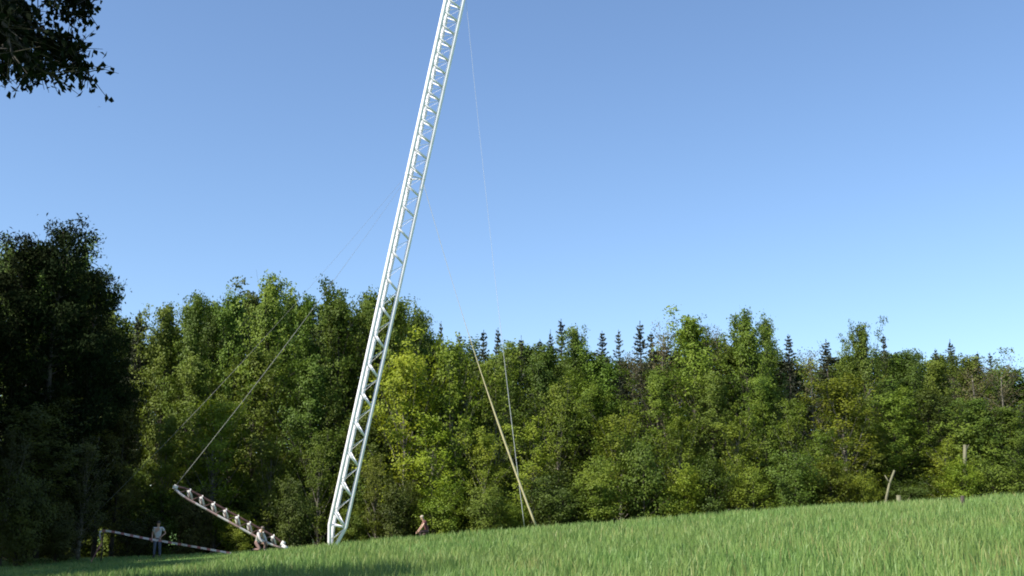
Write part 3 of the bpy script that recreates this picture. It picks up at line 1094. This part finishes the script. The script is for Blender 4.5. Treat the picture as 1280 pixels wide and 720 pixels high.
# ------------------------------------------------------------------ people
def skin_mesh(name, joints, edges, radii, mat, sub=2):
    me = bpy.data.meshes.new(name)
    keys = list(joints)
    idx = {k: i for i, k in enumerate(keys)}
    me.from_pydata([tuple(joints[k]) for k in keys], [(idx[a], idx[b]) for a, b in edges], [])
    o = link(bpy.data.objects.new(name, me))
    md = o.modifiers.new('skin', 'SKIN')
    md.use_smooth_shade = True
    sv = me.skin_vertices[0].data
    for k in keys:
        r_ = radii[k]
        sv[idx[k]].radius = r_ if hasattr(r_, '__len__') else (r_, r_)
        sv[idx[k]].use_root = False
    sv[0].use_root = True
    sm_ = o.modifiers.new('sub', 'SUBSURF')
    sm_.levels = sm_.render_levels = sub
    dg = bpy.context.evaluated_depsgraph_get()
    new = bpy.data.meshes.new_from_object(o.evaluated_get(dg))
    new.name = name
    new.materials.clear()
    new.materials.append(mat)
    bpy.data.objects.remove(o)
    bpy.data.meshes.remove(me)
    return new


SKIN = plain('skin', (.42, .25, .17), (.52, .32, .23), 5, .55)


def person(J, loc, rz, shirt_c, trouser_c, hair_c, label, sleeve=.6):
    e = empty('person', loc)
    e.rotation_euler = (0, 0, rz)
    tag(e, label, 'person')
    V = Vector
    J = {k: V(v) for k, v in J.items()}
    hd = (J['head'] - J['neck']).normalized()
    J['crown'] = J['head'] + hd * .07
    JJ = dict(J)
    E = [('pelvis', 'waist'), ('waist', 'chest'), ('chest', 'neck'), ('neck', 'head'), ('head', 'crown')]
    for s in 'LR':
        E += [('chest', 'sh' + s), ('sh' + s, 'el' + s), ('el' + s, 'wr' + s), ('wr' + s, 'pa' + s),
              ('pelvis', 'hip' + s), ('hip' + s, 'kn' + s), ('kn' + s, 'an' + s), ('an' + s, 'toe' + s)]
        JJ['pa' + s] = J['wr' + s] + (J['wr' + s] - J['el' + s]).normalized() * .09
    rad = {'pelvis': (.13, .11), 'waist': (.125, .10), 'chest': (.15, .11), 'neck': .055, 'head': .085, 'crown': .075}
    for s in 'LR':
        rad.update({'sh' + s: .062, 'el' + s: .042, 'wr' + s: .028, 'pa' + s: (.042, .02), 'hip' + s: .085,
                    'kn' + s: .058, 'an' + s: .04, 'toe' + s: .032})
    me = skin_mesh('body', JJ, E, rad, SKIN)
    # face, ears and fingers added to the same mesh
    mb = MB()
    fwd = V((1, 0, 0)) - hd * hd.x
    fwd.normalize()
    side = hd.cross(fwd)
    h0 = J['head']
    mb.ball(h0 + fwd * .088 - hd * .012, (.018, .014, .022), 8, 5)                 # nose
    for s_ in (-1, 1):
        mb.ball(h0 + side * .086 * s_ - hd * .005, (.02, .012, .032), 8, 5)        # ears
    mb.ball(h0 + fwd * .075 - hd * .06, (.02, .03, .008), 8, 5)                    # lips
    for s in 'LR':
        d_ = (J['wr' + s] - J['el' + s]).normalized()
        sd_ = d_.cross(V((0, 0, 1)))
        sd_ = sd_.normalized() if sd_.length > .1 else V((1, 0, 0))
        nn = d_.cross(sd_)
        p0 = JJ['pa' + s]
        for i, ln in enumerate((.072, .082, .076, .06)):
            b = p0 + sd_ * (i - 1.5) * .021 + d_ * .02
            mb.tube([b, b + d_ * ln * .5 + nn * .008, b + d_ * ln * .85 + nn * .03], [.010, .009, .007], 6)
        b = p0 - d_ * .05 + sd_ * .03
        mb.tube([b, b + (d_ + sd_).normalized() * .045, b + d_ * .085 + sd_ * .035], [.012, .011, .008], 6)
    bm = bmesh.new()
    bm.from_mesh(me)
    tmp = mb.mesh('tmp', SKIN)
    bm.from_mesh(tmp)
    bm.to_mesh(me)
    bm.free()
    bpy.data.meshes.remove(tmp)
    for p_ in me.polygons: p_.use_smooth = True
    o = link(bpy.data.objects.new('body', me)); o.parent = e
    # eyes
    for s_ in (-1, 1):
        mb = MB().ball(h0 + fwd * .079 + side * .033 * s_ + hd * .012, (.011, .011, .009), 8, 6)
        mb.build('eye', plain('eye', (.02, .02, .02), (.05, .04, .03)), e)
    # shirt
    cs = {k: J[k] for k in ('waist', 'chest')}
    cs['hem'] = J['pelvis'].lerp(J['waist'], .15)
    cs['col'] = J['chest'].lerp(J['neck'], .62)
    Es = [('hem', 'waist'), ('waist', 'chest'), ('chest', 'col')]
    rs_ = {'hem': (.158, .13), 'waist': (.15, .122), 'chest': (.172, .13), 'col': (.085, .08)}
    for s in 'LR':
        cs['sh' + s] = J['sh' + s]; cs['sl' + s] = J['sh' + s].lerp(J['el' + s], sleeve if sleeve <= 1 else 1)
        Es += [('chest', 'sh' + s), ('sh' + s, 'sl' + s)]
        rs_['sh' + s] = .085; rs_['sl' + s] = .068
        if sleeve > 1:
            cs['cf' + s] = J['el' + s].lerp(J['wr' + s], .9); Es.append(('sl' + s, 'cf' + s)); rs_['cf' + s] = .046
    o = link(bpy.data.objects.new('shirt', skin_mesh('shirt', cs, Es, rs_, plain('shirt', *shirt_c, 4, .85)))); o.parent = e
    ct = {'top': J['pelvis'].lerp(J['waist'], .35), 'pelvis': J['pelvis']}
    Et = [('top', 'pelvis')]
    rt = {'top': (.138, .115), 'pelvis': (.15, .13)}
    for s in 'LR':
        for k in ('hip', 'kn'): ct[k + s] = J[k + s]
        ct['cuff' + s] = J['kn' + s].lerp(J['an' + s], .93)
        Et += [('pelvis', 'hip' + s), ('hip' + s, 'kn' + s), ('kn' + s, 'cuff' + s)]
        rt['hip' + s] = .105; rt['kn' + s] = .078; rt['cuff' + s] = .066
    o = link(bpy.data.objects.new('trousers', skin_mesh('trousers', ct, Et, rt, plain('trousers', *trouser_c, 4, .85)))); o.parent = e
    hc = plain('hair', *hair_c, 20, .7)
    mb = MB().ball((0, 0, 0), (.105, .098, .085), 14, 9)
    m_ = Matrix((fwd, side, hd)).transposed()
    mb.v = [h0 + m_ @ (v + V((-.028, 0, .065))) for v in mb.v]
    mb.build('hair', hc, e)
    boot = plain('shoe', (.02, .018, .015), (.05, .045, .04), 5, .6)
    for s in 'LR':
        a, t_ = J['an' + s], J['toe' + s]
        d_ = (t_ - a).normalized()
        mb = MB().tube([a - d_ * .06, a, a.lerp(t_, .6), t_ + d_ * .05], [.045, .058, .05, .034], 9)
        mb.build('shoe', boot, e)
    return e


STAND = dict(pelvis=(0, 0, .95), waist=(.01, 0, 1.12), chest=(.0, 0, 1.36), neck=(.01, 0, 1.53), head=(.03, 0, 1.66),
             shL=(0, .19, 1.44), elL=(-.06, .36, 1.20), wrL=(.14, .24, 1.08), shR=(0, -.19, 1.44), elR=(-.02, -.26, 1.16), wrR=(.10, -.26, .92),
             hipL=(0, .10, .90), knL=(.03, .13, .50), anL=(-.02, .15, .08), toeL=(.14, .17, .04),
             hipR=(0, -.10, .90), knR=(.03, -.12, .50), anR=(-.02, -.13, .08), toeR=(.14, -.15, .04))
BEND = dict(pelvis=(-.18, 0, .74), waist=(-.06, 0, .86), chest=(.16, 0, 1.02), neck=(.30, 0, 1.10), head=(.40, 0, 1.17),
            shL=(.19, .19, 1.05), elL=(.34, .24, .80), wrL=(.48, .16, .58), shR=(.19, -.19, 1.05), elR=(.36, -.24, .80), wrR=(.52, -.14, .60),
            hipL=(-.18, .10, .70), knL=(.16, .17, .46), anL=(-.06, .16, .08), toeL=(.10, .18, .04),
            hipR=(-.18, -.10, .70), knR=(.12, -.18, .44), anR=(-.14, -.17, .08), toeR=(.02, -.19, .04))
KNEEL = dict(pelvis=(-.10, 0, .46), waist=(-.05, 0, .62), chest=(.05, 0, .85), neck=(.13, 0, 1.0), head=(.20, 0, 1.12),
             shL=(.07, .19, .92), elL=(.20, .25, .68), wrL=(.36, .20, .46), shR=(.07, -.19, .92), elR=(.22, -.25, .66), wrR=(.40, -.18, .44),
             hipL=(-.10, .10, .42), knL=(.32, .15, .42), anL=(.26, .15, .08), toeL=(.42, .17, .04),
             hipR=(-.10, -.10, .42), knR=(.22, -.14, .10), anR=(-.20, -.14, .10), toeR=(-.30, -.15, .04))

b = at(198, 660, 56.9)
person(STAND, (b.x, 56.9, gz(b.x, 56.9)), R(-78), ((.42, .42, .40), (.56, .55, .53)), ((.06, .075, .11), (.12, .14, .19)), ((.02, .016, .012), (.04, .03, .025)),
       'person in a pale grey shirt and blue trousers standing behind the barrier tape')
b = at(332, 660, 59.6)
person(KNEEL, (b.x - .1, 58.6, gz(b.x, 58.6)), R(-25), ((.46, .42, .42), (.58, .53, .52)), ((.16, .10, .09), (.24, .15, .13)), ((.10, .08, .07), (.16, .13, .11)),
       'person in a pale top crouching beside the foot of the boom', 1.2)
b = at(532, 660, 60.2)
person(KNEEL, (b.x, 60.2, gz(b.x, 60.2)), R(192), ((.09, .028, .034), (.14, .05, .055)), ((.05, .028, .03), (.09, .05, .05)), ((.36, .29, .22), (.48, .40, .31)),
       'fair-haired person in a plum top crouching at the field crest', .5)


# ------------------------------------------------------------------ overhanging tree at the near left
def near_tree():
    rs = random.Random(21)
    base = Vector((-8.2, 7.6, gz(-8.2, 7.6)))
    e = empty('overhanging_tree', base + Vector((-.05, 0, .04)))
    tag(e, 'dark leafy branches of a near tree hanging into the sky corner', 'tree')
    mb = MB()
    trunk = [Vector((0, 0, -.3)), Vector((.05, 0, 2.5)), Vector((.25, .1, 5)), Vector((.5, .2, 7.5)), Vector((.6, .2, 10)), Vector((.6, .2, 12.5))]
    mb.tube(trunk, [.24, .20, .16, .12, .07, .02], 10)
    big, small = [], []

    def limb(a, pts, r, fine):
        P = [a] + pts
        mb.tube(P, [r * (1 - .85 * i / (len(P) - 1)) + .004 for i in range(len(P))], 6, False)
        C = curve_pts(P, 8)
        m = len(C)
        for i, c_ in enumerate(C):
            if i < m * .25: continue
            for j in range(3):
                d_ = Vector((rs.gauss(0, 1), rs.gauss(0, 1), rs.gauss(-.35, .7))) * (.125 if fine else .5)
                mb.tube([c_, c_ + d_], [.006, .002], 3, False)
                for u in (.35, .7, 1):
                    (small if fine else big).append(c_ + d_ * u)

    # the crown outside the frame
    for k in range(46):
        t = .34 + .64 * (k + rs.random()) / 46
        i = min(int(t * 5), 4)
        a = trunk[i].lerp(trunk[i + 1], t * 5 - i)
        az = k * 2.4 + rs.uniform(-.4, .4)
        L = 3.0 * math.sin(math.pi * (.15 + .8 * (t - .34) / .66)) ** .7 * rs.uniform(.7, 1.1)
        d_ = Vector((math.cos(az), math.sin(az), .45))
        tip = a + d_ * L
        wx = base + tip
        lim = -.4665 * max(0, wx.y * CP + (wx.z - EYE) * SP) - .9
        if wx.x > lim: tip.x -= (wx.x - lim)
        limb(a, [a.lerp(tip, .5) + Vector((0, 0, .2)), tip + Vector((0, 0, -.15))], .05, False)
    # twigs that hang into the frame: control points at photo positions, each at its own distance
    def P(px, py, Y): return at(px, py, Y) - base
    st = trunk[2].lerp(trunk[3], .5)
    paths = [
        [P(-60, 20, 8.4), P(0, 40, 8.6), P(38, 62, 8.7), P(62, 92, 8.75)],
        [P(-60, -10, 8.5), P(0, 10, 8.7), P(50, 38, 8.8), P(92, 62, 8.9), P(104, 84, 8.9)],
        [P(-50, -40, 8.6), P(20, -20, 8.8), P(70, -2, 8.9), P(96, 22, 9.0)],
        [P(-40, -60, 8.7), P(40, -45, 8.9), P(95, -25, 9.1), P(110, 0, 9.1), P(118, 22, 9.1)],
        [P(-60, 40, 8.3), P(-15, 58, 8.4), P(2, 82, 8.45), P(6, 96, 8.45)],
        [P(-60, 0, 8.2), P(10, 25, 8.3), P(36, 70, 8.4), P(52, 98, 8.4)],
        [P(-60, 30, 8.5), P(8, 58, 8.6), P(48, 84, 8.65), P(74, 101, 8.65)],
        [P(-60, 25, 8.7), P(40, 52, 8.8), P(88, 62, 8.9), P(103, 86, 8.9), P(118, 97, 8.95)],
        [P(-60, 10, 8.9), P(20, 30, 9.0), P(60, 55, 9.0), P(76, 75, 9.0)],
        [P(-60, -20, 9.2), P(0, -6, 9.2), P(30, 8, 9.3), P(40, 18, 9.3)],
        [P(-60, -20, 8.2), P(-10, 10, 8.2), P(15, 40, 8.2), P(22, 76, 8.2)],
    ]
    for pts in paths:
        limb(st, pts, .03, True)
    S_ = np.array([tuple(c_) for c_ in small])
    n = 3
    C = np.repeat(S_, n, 0) + RNG.normal(size=(len(S_) * n, 3)) * .035
    # thin leaves nearer the tips so that sky shows between them
    keep = RNG.uniform(0, 1, len(C)) < .36
    C = C[keep]
    D = np.tile(np.array([[.2, 0, -1.]]), (len(C), 1))
    V1 = leaf_quads(C, RNG.normal(size=C.shape), RNG.uniform(.058, .092, len(C)), .6, D)
    B_ = np.array([tuple(c_) for c_ in big])
    C2 = np.repeat(B_, 3, 0) + RNG.normal(size=(len(B_) * 3, 3)) * .12
    wx = C2 + np.array(base)
    ok = wx[:, 0] < -.4665 * np.maximum(0, wx[:, 1] * CP + (wx[:, 2] - EYE) * SP) - .3
    C2 = C2[ok]
    V2 = leaf_quads(C2, RNG.normal(size=C2.shape) + np.array([0, 0, .5]), RNG.uniform(.09, .17, len(C2)), .62)
    mb.build('trunk', M_BARK, e)
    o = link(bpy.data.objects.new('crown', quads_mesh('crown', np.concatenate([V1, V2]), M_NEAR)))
    o.parent = e


near_tree()
